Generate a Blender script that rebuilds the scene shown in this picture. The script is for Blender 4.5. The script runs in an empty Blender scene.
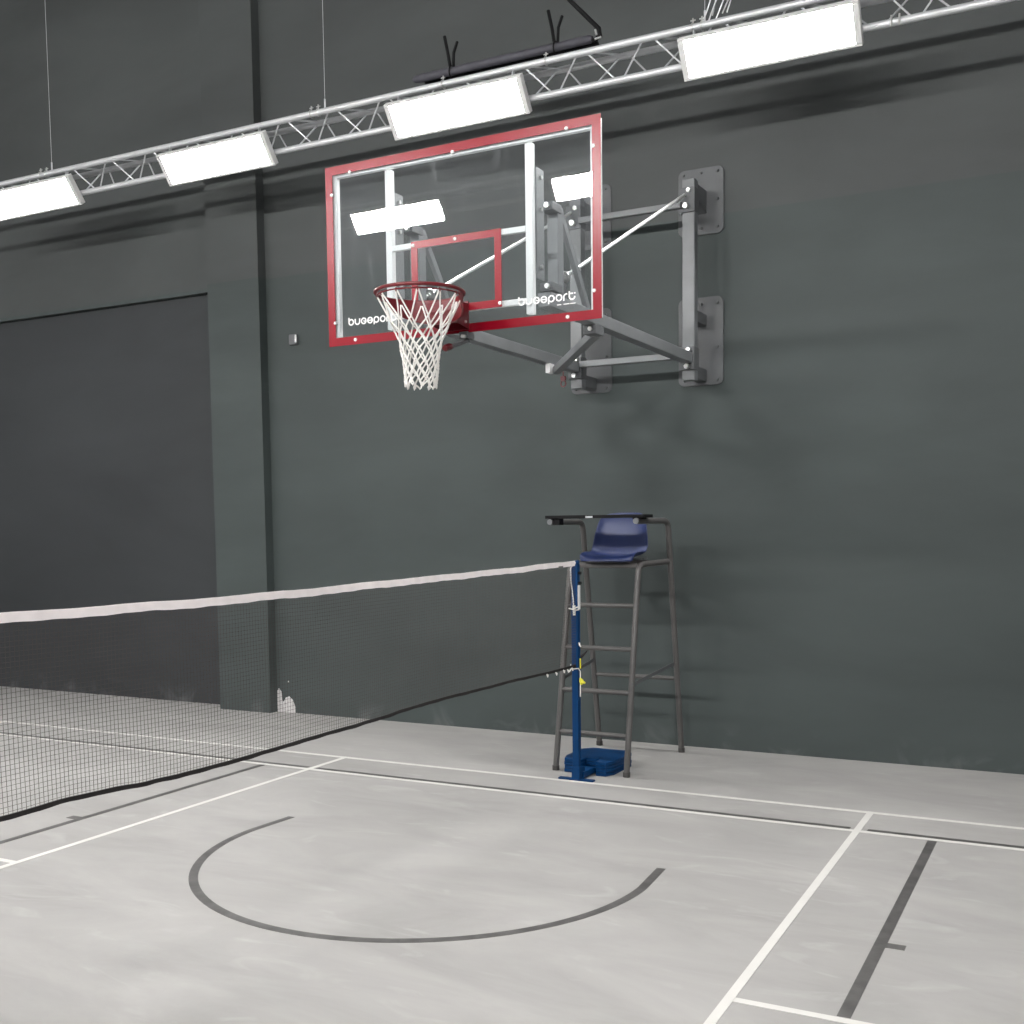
import bpy, math, random
from mathutils import Vector, Matrix
random.seed(7)
sc = bpy.context.scene
COL = sc.collection
PI = math.pi

# ------------------------------------------------------------------ materials
def new_mat(name):
    m = bpy.data.materials.new(name); m.use_nodes = True
    nt = m.node_tree; b = nt.nodes['Principled BSDF']
    return m, nt, b

def simple(name, col, rough=0.5, metal=0.0, coat=0.0, var=0.06, scale=6.0, spec=0.5):
    m, nt, b = new_mat(name)
    b.inputs['Roughness'].default_value = rough
    b.inputs['Metallic'].default_value = metal
    b.inputs['Coat Weight'].default_value = coat
    b.inputs['Coat Roughness'].default_value = 0.08
    b.inputs['Specular IOR Level'].default_value = spec
    tc = nt.nodes.new('ShaderNodeTexCoord')
    n = nt.nodes.new('ShaderNodeTexNoise'); n.inputs['Scale'].default_value = scale; n.inputs['Detail'].default_value = 4
    r = nt.nodes.new('ShaderNodeValToRGB')
    r.color_ramp.elements[0].position = 0.3; r.color_ramp.elements[1].position = 0.7
    r.color_ramp.elements[0].color = (*[c * (1 - var) for c in col], 1)
    r.color_ramp.elements[1].color = (*[min(1, c * (1 + var)) for c in col], 1)
    nt.links.new(tc.outputs['Object'], n.inputs['Vector'])
    nt.links.new(n.outputs['Fac'], r.inputs['Fac'])
    nt.links.new(r.outputs['Color'], b.inputs['Base Color'])
    return m

def floor_material():
    m, nt, b = new_mat('polished_concrete')
    L = nt.links.new
    tc = nt.nodes.new('ShaderNodeTexCoord')
    mp = nt.nodes.new('ShaderNodeMapping'); mp.inputs['Scale'].default_value = (0.55, 1.3, 1)
    L(tc.outputs['Object'], mp.inputs['Vector'])
    n1 = nt.nodes.new('ShaderNodeTexNoise'); n1.inputs['Scale'].default_value = 1.3; n1.inputs['Detail'].default_value = 8; n1.inputs['Roughness'].default_value = 0.62; n1.inputs['Distortion'].default_value = 0.7
    L(mp.outputs['Vector'], n1.inputs['Vector'])
    r1 = nt.nodes.new('ShaderNodeValToRGB')
    e = r1.color_ramp.elements
    e[0].position = 0.33; e[0].color = (0.285, 0.279, 0.270, 1)
    e[1].position = 0.68; e[1].color = (0.365, 0.357, 0.346, 1)
    L(n1.outputs['Fac'], r1.inputs['Fac'])
    # pale trowel smears
    n2 = nt.nodes.new('ShaderNodeTexNoise'); n2.inputs['Scale'].default_value = 3.2; n2.inputs['Detail'].default_value = 6; n2.inputs['Distortion'].default_value = 1.6
    L(mp.outputs['Vector'], n2.inputs['Vector'])
    r2 = nt.nodes.new('ShaderNodeValToRGB')
    r2.color_ramp.elements[0].position = 0.6; r2.color_ramp.elements[0].color = (0, 0, 0, 1)
    r2.color_ramp.elements[1].position = 0.78; r2.color_ramp.elements[1].color = (0.55, 0.55, 0.55, 1)
    L(n2.outputs['Fac'], r2.inputs['Fac'])
    mx = nt.nodes.new('ShaderNodeMix'); mx.data_type = 'RGBA'
    L(r2.outputs['Color'], mx.inputs['Factor']); L(r1.outputs['Color'], mx.inputs['A'])
    mx.inputs['B'].default_value = (0.43, 0.425, 0.415, 1)
    L(mx.outputs['Result'], b.inputs['Base Color'])
    b.inputs['Roughness'].default_value = 0.62
    b.inputs['Specular IOR Level'].default_value = 0.35
    bp = nt.nodes.new('ShaderNodeBump'); bp.inputs['Strength'].default_value = 0.05; bp.inputs['Distance'].default_value = 0.02
    L(n1.outputs['Fac'], bp.inputs['Height']); L(bp.outputs['Normal'], b.inputs['Normal'])
    return m

def wall_material(name, low, high, split=None):
    """matt wall paint with roller streaks; above `split` metres a slightly lighter, warmer tone"""
    m, nt, b = new_mat(name)
    L = nt.links.new
    tc = nt.nodes.new('ShaderNodeTexCoord')
    mp = nt.nodes.new('ShaderNodeMapping'); mp.inputs['Scale'].default_value = (0.5, 0.5, 1.5)
    L(tc.outputs['Object'], mp.inputs['Vector'])
    n1 = nt.nodes.new('ShaderNodeTexNoise'); n1.inputs['Scale'].default_value = 0.9; n1.inputs['Detail'].default_value = 7; n1.inputs['Roughness'].default_value = 0.55; n1.inputs['Distortion'].default_value = 0.4
    L(mp.outputs['Vector'], n1.inputs['Vector'])
    r1 = nt.nodes.new('ShaderNodeValToRGB')
    r1.color_ramp.elements[0].position = 0.3; r1.color_ramp.elements[0].color = (0.83, 0.83, 0.83, 1)
    r1.color_ramp.elements[1].position = 0.7; r1.color_ramp.elements[1].color = (1.15, 1.15, 1.15, 1)
    L(n1.outputs['Fac'], r1.inputs['Fac'])
    mul = nt.nodes.new('ShaderNodeMix'); mul.data_type = 'RGBA'; mul.blend_type = 'MULTIPLY'; mul.inputs['Factor'].default_value = 1
    L(r1.outputs['Color'], mul.inputs['B'])
    if split is None:
        mul.inputs['A'].default_value = (*low, 1)
    else:
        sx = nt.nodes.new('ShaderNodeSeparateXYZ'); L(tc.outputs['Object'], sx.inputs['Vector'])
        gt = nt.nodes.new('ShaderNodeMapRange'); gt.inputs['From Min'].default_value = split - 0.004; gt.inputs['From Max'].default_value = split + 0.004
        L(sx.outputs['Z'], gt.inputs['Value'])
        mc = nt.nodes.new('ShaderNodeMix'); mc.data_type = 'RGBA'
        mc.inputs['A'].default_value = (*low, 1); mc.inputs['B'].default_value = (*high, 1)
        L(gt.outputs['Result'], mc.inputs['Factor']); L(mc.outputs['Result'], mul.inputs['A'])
    # pale dusty scuffs just above the floor
    sz = nt.nodes.new('ShaderNodeSeparateXYZ'); L(tc.outputs['Object'], sz.inputs['Vector'])
    mr = nt.nodes.new('ShaderNodeMapRange'); mr.inputs['From Min'].default_value = 0.02; mr.inputs['From Max'].default_value = 0.22; mr.inputs['To Min'].default_value = 1; mr.inputs['To Max'].default_value = 0
    L(sz.outputs['Z'], mr.inputs['Value'])
    n4 = nt.nodes.new('ShaderNodeTexNoise'); n4.inputs['Scale'].default_value = 3.0; n4.inputs['Detail'].default_value = 6; n4.inputs['Distortion'].default_value = 1.0
    L(tc.outputs['Object'], n4.inputs['Vector'])
    r4 = nt.nodes.new('ShaderNodeMapRange'); r4.inputs['From Min'].default_value = 0.52; r4.inputs['From Max'].default_value = 0.75; r4.inputs['To Max'].default_value = 0.55
    L(n4.outputs['Fac'], r4.inputs['Value'])
    mm = nt.nodes.new('ShaderNodeMath'); mm.operation = 'MULTIPLY'; L(mr.outputs['Result'], mm.inputs[0]); L(r4.outputs['Result'], mm.inputs[1])
    sc_ = nt.nodes.new('ShaderNodeMix'); sc_.data_type = 'RGBA'; L(mm.outputs[0], sc_.inputs['Factor']); L(mul.outputs['Result'], sc_.inputs['A']); sc_.inputs['B'].default_value = (0.17, 0.18, 0.18, 1)
    L(sc_.outputs['Result'], b.inputs['Base Color'])
    b.inputs['Roughness'].default_value = 0.6
    b.inputs['Specular IOR Level'].default_value = 0.4
    bp = nt.nodes.new('ShaderNodeBump'); bp.inputs['Strength'].default_value = 0.12; bp.inputs['Distance'].default_value = 0.02
    n3 = nt.nodes.new('ShaderNodeTexNoise'); n3.inputs['Scale'].default_value = 2.2; n3.inputs['Detail'].default_value = 5
    L(mp.outputs['Vector'], n3.inputs['Vector']); L(n3.outputs['Fac'], bp.inputs['Height']); L(bp.outputs['Normal'], b.inputs['Normal'])
    return m

def glass_material():
    m = bpy.data.materials.new('acrylic_glass'); m.use_nodes = True
    nt = m.node_tree; nt.nodes.clear(); L = nt.links.new
    out = nt.nodes.new('ShaderNodeOutputMaterial')
    tr = nt.nodes.new('ShaderNodeBsdfTransparent'); tr.inputs['Color'].default_value = (0.95, 0.965, 0.97, 1)
    gl = nt.nodes.new('ShaderNodeBsdfGlossy'); gl.inputs['Roughness'].default_value = 0.012
    fr = nt.nodes.new('ShaderNodeFresnel'); fr.inputs['IOR'].default_value = 1.5
    mx = nt.nodes.new('ShaderNodeMixShader')
    L(fr.outputs[0], mx.inputs[0]); L(tr.outputs[0], mx.inputs[1]); L(gl.outputs[0], mx.inputs[2])
    # faint hand smears and scratches that scatter a little light
    tc = nt.nodes.new('ShaderNodeTexCoord')
    mp = nt.nodes.new('ShaderNodeMapping'); mp.inputs['Rotation'].default_value = (0, 0.45, 0); mp.inputs['Scale'].default_value = (9, 1, 2.2)
    L(tc.outputs['Object'], mp.inputs['Vector'])
    n = nt.nodes.new('ShaderNodeTexNoise'); n.inputs['Scale'].default_value = 1.4; n.inputs['Detail'].default_value = 6; n.inputs['Distortion'].default_value = 0.8
    L(mp.outputs['Vector'], n.inputs['Vector'])
    r = nt.nodes.new('ShaderNodeValToRGB')
    r.color_ramp.elements[0].position = 0.6; r.color_ramp.elements[0].color = (0.018, 0.018, 0.018, 1)
    r.color_ramp.elements[1].position = 0.8; r.color_ramp.elements[1].color = (0.07, 0.07, 0.07, 1)
    L(n.outputs['Fac'], r.inputs['Fac'])
    df = nt.nodes.new('ShaderNodeBsdfDiffuse'); df.inputs['Color'].default_value = (0.75, 0.78, 0.8, 1)
    m2 = nt.nodes.new('ShaderNodeMixShader')
    L(r.outputs['Color'], m2.inputs[0]); L(mx.outputs[0], m2.inputs[1]); L(df.outputs[0], m2.inputs[2])
    L(m2.outputs[0], out.inputs[0])
    return m

def emit_material(name, col, s):
    m = bpy.data.materials.new(name); m.use_nodes = True
    nt = m.node_tree; nt.nodes.clear()
    out = nt.nodes.new('ShaderNodeOutputMaterial'); e = nt.nodes.new('ShaderNodeEmission')
    e.inputs['Color'].default_value = (*col, 1); e.inputs['Strength'].default_value = s
    nt.links.new(e.outputs[0], out.inputs[0])
    return m

LAMP = 34.0
M = {
 'floor': floor_material(),
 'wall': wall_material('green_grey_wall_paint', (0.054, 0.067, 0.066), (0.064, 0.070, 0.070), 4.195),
 'wall_plain': wall_material('grey_wall_paint', (0.48, 0.49, 0.51), (0.2, 0.2, 0.2)),
 'recess': wall_material('charcoal_infill_paint', (0.036, 0.040, 0.043), (0.05, 0.05, 0.05)),
 'ceiling': wall_material('ceiling_paint', (0.82, 0.83, 0.84), (0.05, 0.05, 0.05)),
 'white_line': simple('white_court_paint', (0.60, 0.59, 0.565), 0.55, var=0.03),
 'dark_line': simple('charcoal_court_paint', (0.075, 0.072, 0.070), 0.5, var=0.35, scale=9),
 'plaster': simple('bare_plaster', (0.62, 0.60, 0.60), 0.9, var=0.15, scale=30),
 'red': simple('red_border_film', (0.24, 0.002, 0.012), 0.26, coat=0.0, var=0.03, spec=0.3),
 'red_metal': simple('red_powder_coat', (0.13, 0.002, 0.007), 0.3, coat=0.4, var=0.05),
 'white_metal': simple('white_powder_coat', (0.86, 0.86, 0.86), 0.4, var=0.02),
 'print': simple('white_print', (0.85, 0.85, 0.85), 0.5, var=0.01),
 'glass': glass_material(),
 'grey_steel': simple('grey_painted_steel', (0.17, 0.178, 0.185), 0.42, var=0.10, scale=5),
 'dark_steel': simple('dark_grey_plate', (0.105, 0.11, 0.115), 0.5, var=0.10, scale=5),
 'zinc': simple('bright_zinc', (0.75, 0.75, 0.74), 0.28, metal=0.9, var=0.08, scale=40),
 'rod': simple('zinc_plated_rod', (0.72, 0.73, 0.73), 0.4, metal=0.35, var=0.04),
 'black': simple('black_plastic', (0.008, 0.008, 0.009), 0.7, var=0.1, spec=0.2),
 'bar_black': simple('matt_black_sleeve', (0.060, 0.058, 0.072), 0.6, var=0.15, scale=12),
 'cord_white': simple('white_nylon_cord', (0.80, 0.78, 0.75), 0.7, var=0.05),
 'tape_white': simple('white_net_tape', (0.86, 0.80, 0.80), 0.75, var=0.06, scale=14),
 'net_dark': simple('brown_black_net_cord', (0.046, 0.034, 0.031), 0.75, var=0.2),
 'tape_dark': simple('black_net_hem', (0.010, 0.008, 0.008), 0.8, var=0.3, scale=14),
 'blue_post': simple('blue_painted_steel', (0.0, 0.034, 0.118), 0.5, var=0.08, spec=0.2),
 'blue_seat': simple('navy_moulded_plastic', (0.010, 0.022, 0.092), 0.42, var=0.08),
 'chair_steel': simple('grey_brown_tube', (0.092, 0.088, 0.086), 0.42, var=0.1, scale=7),
 'alu': simple('aluminium_truss', (0.66, 0.67, 0.69), 0.38, metal=0.45, var=0.06, scale=9),
 'lamp_rear': emit_material('glowing_diffuser_opposite', (1.0, 0.985, 0.965), LAMP * 1.45),
 'lamp_body': simple('white_lamp_housing', (0.72, 0.72, 0.71), 0.4, var=0.02),
 'lamp': emit_material('glowing_diffuser', (1.0, 0.985, 0.965), LAMP),
 'yellow': simple('yellow_plastic', (0.72, 0.68, 0.03), 0.4, var=0.05),
 'rubber': simple('dark_rubber', (0.065, 0.062, 0.060), 0.8, var=0.1),
}

# ------------------------------------------------------------------ mesh builder
KX, KY, KZ, AR = 0.984, 0.936, 0.956, 0.0085
def HT(v):
    """the hoop was drafted slightly oversize and square to the court: bring it to true size, turned half a degree with the wall"""
    x = (v.x - 0.01) * KX; y = 1.15 - (1.15 - v.y) * KY if v.y < 1.15 else v.y; z = 2.895 + (v.z - 2.918) * KZ + 0.0095 * (0.2 - y)
    return Vector((-0.050 + x + (y - 1.5) * AR, y - x * AR, z))
def EV(x, y, z): return Vector((x / KX, y / KY, z / KZ))
class MB:
    def __init__(s): s.v = []; s.f = []
    def add(s, vs, fs):
        o = len(s.v); s.v += [Vector(p) for p in vs]; s.f += [tuple(i + o for i in f) for f in fs]; return s
    def box(s, x0, x1, y0, y1, z0, z1):
        vs = [(x, y, z) for z in (z0, z1) for y in (y0, y1) for x in (x0, x1)]
        return s.add(vs, [(0, 2, 3, 1), (4, 5, 7, 6), (0, 1, 5, 4), (2, 6, 7, 3), (0, 4, 6, 2), (1, 3, 7, 5)])
    def obox(s, c, sz, rot):
        h = [a / 2 for a in sz]
        vs = [Vector(c) + rot @ Vector((x * h[0], y * h[1], z * h[2])) for z in (-1, 1) for y in (-1, 1) for x in (-1, 1)]
        return s.add(vs, [(0, 2, 3, 1), (4, 5, 7, 6), (0, 1, 5, 4), (2, 6, 7, 3), (0, 4, 6, 2), (1, 3, 7, 5)])
    def bar(s, a, b, w, h, up=(0, 0, 1)):
        a, b = Vector(a), Vector(b); d = b - a; z = d.normalized(); x = Vector(up).cross(z)
        if x.length < 1e-5: x = Vector((1, 0, 0))
        x.normalize(); y = z.cross(x)
        return s.obox((a + b) / 2, (w, h, d.length), Matrix((x, y, z)).transposed())
    def tube(s, pts, r, n=10, closed=False, cap=True):
        pts = [Vector(p) for p in pts]; m = len(pts)
        rs = r if isinstance(r, (list, tuple)) else [r] * m
        tang = []
        for i in range(m):
            if closed: t = pts[(i + 1) % m] - pts[i - 1]
            else: t = pts[min(i + 1, m - 1)] - pts[max(i - 1, 0)]
            tang.append(t.normalized())
        u = tang[0].orthogonal().normalized(); vs = []
        for i in range(m):
            u = (u - tang[i] * u.dot(tang[i])).normalized(); w = tang[i].cross(u)
            for k in range(n):
                a = 2 * PI * k / n
                vs.append(pts[i] + (u * math.cos(a) + w * math.sin(a)) * rs[i])
        fs = []
        for i in range(m if closed else m - 1):
            j = (i + 1) % m
            for k in range(n):
                l = (k + 1) % n
                fs.append((i * n + k, i * n + l, j * n + l, j * n + k))
        if not closed and cap:
            fs.append(tuple(range(n))[::-1]); fs.append(tuple(range((m - 1) * n, m * n)))
        return s.add(vs, fs)
    def cyl(s, a, b, r, n=12): return s.tube([a, b], r, n)
    def prism(s, poly, axis, t0, t1):
        """poly in the plane normal to axis (0:x -> (y,z); 1:y -> (x,z); 2:z -> (x,y))"""
        def P(p, t):
            return ((t, p[0], p[1]), (p[0], t, p[1]), (p[0], p[1], t))[axis]
        n = len(poly)
        vs = [P(p, t0) for p in poly] + [P(p, t1) for p in poly]
        fs = [tuple(range(n)), tuple(range(n, 2 * n))[::-1]] + [(i, i + n, (i + 1) % n + n, (i + 1) % n) for i in range(n)]
        return s.add(vs, fs)
    def strip(s, path, w, y0, y1, closed=False):
        """flat stroke of width w following a path in x-z, from y0 to y1"""
        m = len(path); P = [Vector((a, b)) for a, b in path]; vs = []
        for i in range(m):
            if closed: t = P[(i + 1) % m] - P[i - 1]
            else: t = P[min(i + 1, m - 1)] - P[max(i - 1, 0)]
            t.normalize(); nn = Vector((-t.y, t.x)) * w / 2
            for q in (P[i] + nn, P[i] - nn):
                vs += [(q.x, y0, q.y), (q.x, y1, q.y)]
        fs = []
        for i in range(m if closed else m - 1):
            a = 4 * i; b = 4 * ((i + 1) % m)
            fs += [(a, b, b + 2, a + 2), (a + 1, a + 3, b + 3, b + 1), (a, a + 1, b + 1, b), (a + 2, b + 2, b + 3, a + 3)]
        if not closed:
            fs += [(0, 2, 3, 1), (4 * m - 4, 4 * m - 3, 4 * m - 1, 4 * m - 2)]
        return s.add(vs, fs)
    def build(s, name, mat, parent=None, bevel=0, smooth=True, origin=None):
        off = Vector((0, 0, 0))
        q = parent
        while q is not None: off += q.location; q = q.parent
        if parent is None and origin is not None: off = Vector(origin)
        top = parent
        while top is not None and top.parent is not None: top = top.parent
        if top is not None and top.name.startswith('basketball_hoop'): s.v = [HT(v) for v in s.v]
        me = bpy.data.meshes.new(name)
        me.from_pydata([v - off for v in s.v], [], s.f); me.validate(); me.update()
        import bmesh
        bm = bmesh.new(); bm.from_mesh(me); bmesh.ops.recalc_face_normals(bm, faces=bm.faces); bm.to_mesh(me); bm.free()
        if smooth:
            me.polygons.foreach_set('use_smooth', [True] * len(me.polygons))
            me.set_sharp_from_angle(angle=math.radians(35))
        me.materials.append(M[mat])
        o = bpy.data.objects.new(name, me); COL.objects.link(o)
        if parent is not None: o.parent = parent
        elif origin is not None: o.location = off
        if bevel:
            b = o.modifiers.new('bevel', 'BEVEL'); b.width = bevel; b.segments = 2; b.limit_method = 'ANGLE'
        return o

def thing(name, label, cat, loc, group=None):
    o = bpy.data.objects.new(name, None); COL.objects.link(o); o.location = loc; o.empty_display_size = 0.1
    return tag(o, label, cat, group)
def tag(o, label, cat, group=None):
    o['label'] = label; o['category'] = cat
    if group: o['group'] = group
    return o
def struct(o): o['kind'] = 'structure'; return o
def copy_tree(o, parent=None):
    c = o.copy(); COL.objects.link(c)
    if parent is not None: c.parent = parent
    for ch in list(o.children): copy_tree(ch, c)
    return c
def rrect(x0, x1, z0, z1, r, n=5):
    pts = []
    for cx, cz, a0 in ((x1 - r, z1 - r, 0), (x0 + r, z1 - r, 90), (x0 + r, z0 + r, 180), (x1 - r, z0 + r, 270)):
        for k in range(n + 1):
            a = math.radians(a0 + 90 * k / n); pts.append((cx + r * math.cos(a), cz + r * math.sin(a)))
    return pts
def arc(c, r, a0, a1, n=14):
    return [(c[0] + r * math.cos(math.radians(a0 + (a1 - a0) * k / n)), c[1] + r * math.sin(math.radians(a0 + (a1 - a0) * k / n))) for k in range(n + 1)]

# ------------------------------------------------------------------ the hall
X0, X1, YB, YF, H = -15.0, 8.5, 1.498, -11.0, 8.6
floor = struct(MB().box(X0, X1, YF, 2.0, -0.2, 0).build('floor', 'floor', smooth=False))
struct(MB().box(X0, X1, YF, 2.0, H, H + 0.2).build('ceiling', 'ceiling', smooth=False))
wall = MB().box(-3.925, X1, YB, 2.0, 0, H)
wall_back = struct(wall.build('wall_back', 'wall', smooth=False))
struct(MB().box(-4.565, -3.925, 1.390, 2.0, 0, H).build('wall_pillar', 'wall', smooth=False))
struct(MB().box(X0, -4.565, 1.53, 2.0, 4.158, H).build('wall_lintel', 'wall', smooth=False))
struct(MB().box(X0, -4.565, 1.60, 2.0, 0, 4.158).build('wall_recess', 'recess', smooth=False))
struct(MB().box(X0 - 0.2, X0, YF, 2.0, 0, H).build('wall_left', 'wall_plain', smooth=False))
struct(MB().box(X1, X1 + 0.2, YF, 2.0, 0, H).build('wall_right', 'wall_plain', smooth=False))
struct(MB().box(X0, X1, YF - 0.2, YF, 0, H).build('wall_front', 'wall_plain', smooth=False))
# chipped plaster at the foot of the pillar
pp = [(-3.93, 0.0), (-3.925, 0.20), (-3.90, 0.235), (-3.87, 0.20), (-3.865, 0.12), (-3.845, 0.10), (-3.82, 0.145), (-3.775, 0.16), (-3.73, 0.125), (-3.705, 0.06), (-3.70, 0.0)]
MB().prism(pp, 1, YB - 0.003, YB + 0.01).build('bare_plaster_patch', 'plaster', wall_back)
MB().prism([(-3.79, 0.30), (-3.78, 0.315), (-3.772, 0.30)], 1, YB - 0.003, YB + 0.01).build('paint_chip', 'plaster', wall_back)

def line(name, mat, x0, x1, y0, y1, h=0.0015):
    return MB().box(x0, x1, y0, y1, -0.01, h).build(name, mat, floor, smooth=False)
W = 'white_line'
line('doubles_sideline', W, -6.7, 6.7, -0.04, 0)
line('singles_sideline', W, -6.7, 6.7, -0.50, -0.46)
line('doubles_sideline', W, -6.7, 6.7, -6.10, -6.06)
line('singles_sideline', W, -6.7, 6.7, -5.64, -5.60)
for s in (-1, 1):
    a, b = sorted((s * 1.98, s * 2.02)); line('short_service_line', W, a, b, -6.1, 0, 0.0021)
    a, b = sorted((s * 5.94, s * 5.98)); line('long_service_line', W, a, b, -6.1, 0, 0.0021)
    a, b = sorted((s * 6.66, s * 6.70)); line('back_boundary_line', W, a, b, -6.1, 0, 0.0021)
    a, b = sorted((s * 2.02, s * 6.70)); line('centre_line', W, a, b, -3.07, -3.03, 0.0018)
D = 'dark_line'
for x0, x1 in ((-8.5, -2.045), (-1.955, 1.955), (2.055, 6.0)):
    line('basketball_end_line', D, x0, x1, -0.458, -0.412)
for s in (-1, 1):
    a, b = sorted((s * 2.397, s * 2.447))
    line('key_side_line', D, a, b, -3.02, -0.51)
    line('key_side_line', D, a, b, -6.2, -3.16)
    a, b = sorted((s * 2.447, s * 2.525)); line('rebound_mark', D, a, b, -2.262, -2.206)
ar = [(1.215, -1.638)] + [(-0.010 + 1.249 * math.cos(t), -1.975 + 1.249 * math.sin(t)) for t in [-PI * k / 60 for k in range(61)]] + [(-1.235, -1.636)]
vs, fs = [], []
for i, (x, y) in enumerate(ar):
    a = Vector(ar[max(i - 1, 0)]); b = Vector(ar[min(i + 1, len(ar) - 1)]); t = (b - a).normalized(); nx, ny = -t.y * 0.024, t.x * 0.024
    vs += [(x + nx, y + ny, 0.0015), (x - nx, y - ny, 0.0015), (x + nx, y + ny, -0.005), (x - nx, y - ny, -0.005)]
for i in range(len(ar) - 1):
    p, q = 4 * i, 4 * i + 4
    fs += [(p, p + 1, q + 1, q), (p + 2, q + 2, q + 3, p + 3), (p, q, q + 2, p + 2), (p + 1, p + 3, q + 3, q + 1)]
fs += [(0, 2, 3, 1), (4 * len(ar) - 4, 4 * len(ar) - 3, 4 * len(ar) - 1, 4 * len(ar) - 2)]
MB().add(vs, fs).build('restricted_area_arc', D, floor, smooth=False)

# ------------------------------------------------------------------ basketball hoop on its wall frame
hoop = thing('basketball_hoop', 'wall-mounted basketball hoop with clear backboard, red border, red rim and white net', 'basketball hoop', (-0.055, 1.5, 2.90))
CX = 0.01; BY = -1.65
bx0, bx1, bz0, bz1 = -0.912, 0.930, 2.918, 4.033
panel = MB().box(bx0 + 0.004, bx1 - 0.004, BY, BY + 0.012, bz0 + 0.004, bz1 - 0.004).build('glass_panel', 'glass', hoop, smooth=False)
def frame(mb, x0, x1, z0, z1, w, y0, y1):
    mb.box(x0, x1, y0, y1, z0, z0 + w); mb.box(x0, x1, y0, y1, z1 - w, z1)
    mb.box(x0, x0 + w, y0, y1, z0 + w, z1 - w); mb.box(x1 - w, x1, y0, y1, z0 + w, z1 - w); return mb
bd = MB(); frame(bd, bx0, bx1, bz0, bz1, 0.052, BY - 0.003, BY - 0.0003)
border = bd.build('border', 'red', hoop, smooth=False)
sq = MB(); frame(sq, CX - 0.305, CX + 0.302, 3.046, 3.496, 0.044, BY - 0.003, BY - 0.0003)
sq.build('target_square', 'red', hoop, smooth=False)
fr = MB()
fr.box(bx0 + 0.012, bx1 - 0.012, BY + 0.014, BY + 0.044, bz0 + 0.012, bz0 + 0.05).box(bx0 + 0.012, bx1 - 0.012, BY + 0.014, BY + 0.044, bz1 - 0.068, bz1 - 0.012)
fr.box(bx0 + 0.012, bx0 + 0.075, BY + 0.014, BY + 0.044, bz0 + 0.05, bz1 - 0.068).box(bx1 - 0.070, bx1 - 0.012, BY + 0.014, BY + 0.044, bz0 + 0.05, bz1 - 0.068)
pf = fr.build('panel_frame', 'white_metal', hoop, bevel=0.002)
for s in (-1, 1):
    x = CX + s * 0.472
    MB().box(x - 0.0215, x + 0.0215, BY + 0.014, BY + 0.054, 2.99, 3.955).build('frame_upright', 'white_metal', pf, bevel=0.002)
for z in (3.478, 3.066):
    MB().box(CX - 0.451, CX + 0.449, BY + 0.014, BY + 0.040, z - 0.017, z + 0.017).build('frame_crossbar', 'white_metal', pf, bevel=0.002)
for (x, z) in ((-0.727, 3.980), (-0.866, 3.860), (-0.860, 3.063), (-0.711, 2.947), (0.001, 3.981), (0.726, 3.987), (0.886, 3.865), (0.886, 3.075), (0.725, 2.945), (0.009, 3.475), (0.30, 3.068), (-0.28, 3.472)):
    MB().tube([(x, BY - 0.011, z), (x, BY - 0.008, z), (x, BY - 0.002, z)], [0.005, 0.010, 0.011], 12).build('panel_bolt', 'print', hoop)

# lettering (drawn as strokes): rounded lower-case word
def word(x, z, u, y0, y1, mb):
    """u = x-height"""
    r = u * 0.42; w = u * 0.2; adv = u * 1.17; zc = z + u / 2
    xs = x + u / 2
    def ring(cx, cz=zc, rr=r): mb.strip(arc((cx, cz), rr, 0, 345, 20), w, y0, y1, closed=True)
    # b
    ring(xs); mb.strip([(xs - r, zc), (xs - r, zc + u * 0.75)], w, y0, y1)
    xs += adv   # u
    mb.strip([(xs - r, zc + u * 0.45)] + arc((xs, zc), r, 180, 360, 12) + [(xs + r, zc + u * 0.45)], w, y0, y1)
    xs += adv   # g drawn as a ring with an inner hook
    ring(xs); mb.strip([(xs + r * 0.1, zc + r * 0.25), (xs + r * 0.1, zc - r * 0.15), (xs + r * 0.7, zc - r * 0.15)], w * 0.75, y0, y1)
    xs += adv   # s drawn as a ring with a bar
    ring(xs); mb.strip([(xs - r, zc), (xs + r, zc)], w * 0.75, y0, y1)
    xs += adv   # p
    ring(xs); mb.strip([(xs - r, zc), (xs - r, zc - u * 0.72)], w, y0, y1)
    xs += adv   # o
    ring(xs)
    xs += adv * 0.99   # r
    mb.strip([(xs - r, z), (xs - r, zc)] + arc((xs, zc), r, 180, 75, 8), w, y0, y1)
    xs += adv * 0.72   # t
    mb.strip([(xs - r, zc + u * 0.75), (xs - r, zc)] + arc((xs, zc), r, 180, 360, 12), w, y0, y1)
    mb.strip([(xs - r * 1.2, zc + r), (xs + r * 0.4, zc + r)], w, y0, y1)
    mb.strip(arc((xs + r, zc + r), w * 0.3, 0, 330, 8), w * 0.6, y0, y1, closed=True)
    return mb
word(-0.762, 3.038, 0.040, BY - 0.0022, BY - 0.0004, MB()).build('brand_lettering', 'print', panel, smooth=False)
word(0.418, 3.038, 0.040, BY - 0.0022, BY - 0.0004, MB()).build('brand_lettering', 'print', panel, smooth=False)
tl = MB()
for a, b in ((0.66, 0.685), (0.70, 0.735), (0.74, 0.772)):
    tl.box(a, b, BY - 0.0022, BY - 0.0004, 3.016, 3.021)
tl.build('small_print', 'print', panel, smooth=False)

# rim
RC = Vector((0.008, -2.060, 3.084)); RR = 0.235
rim = MB().tube([RC + EV(1.02 * RR * math.cos(2 * PI * k / 64), 1.02 * RR * math.sin(2 * PI * k / 64), 0) for k in range(64)], 0.0105, 14, closed=True).build('rim', 'red_metal', hoop)
rw = MB().tube([RC + EV(0.232 * math.cos(2 * PI * k / 64), 0.232 * math.sin(2 * PI * k / 64), -0.021) for k in range(64)], 0.0045, 8, closed=True)
rw.build('net_wire_ring', 'red_metal', rim)
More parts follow.
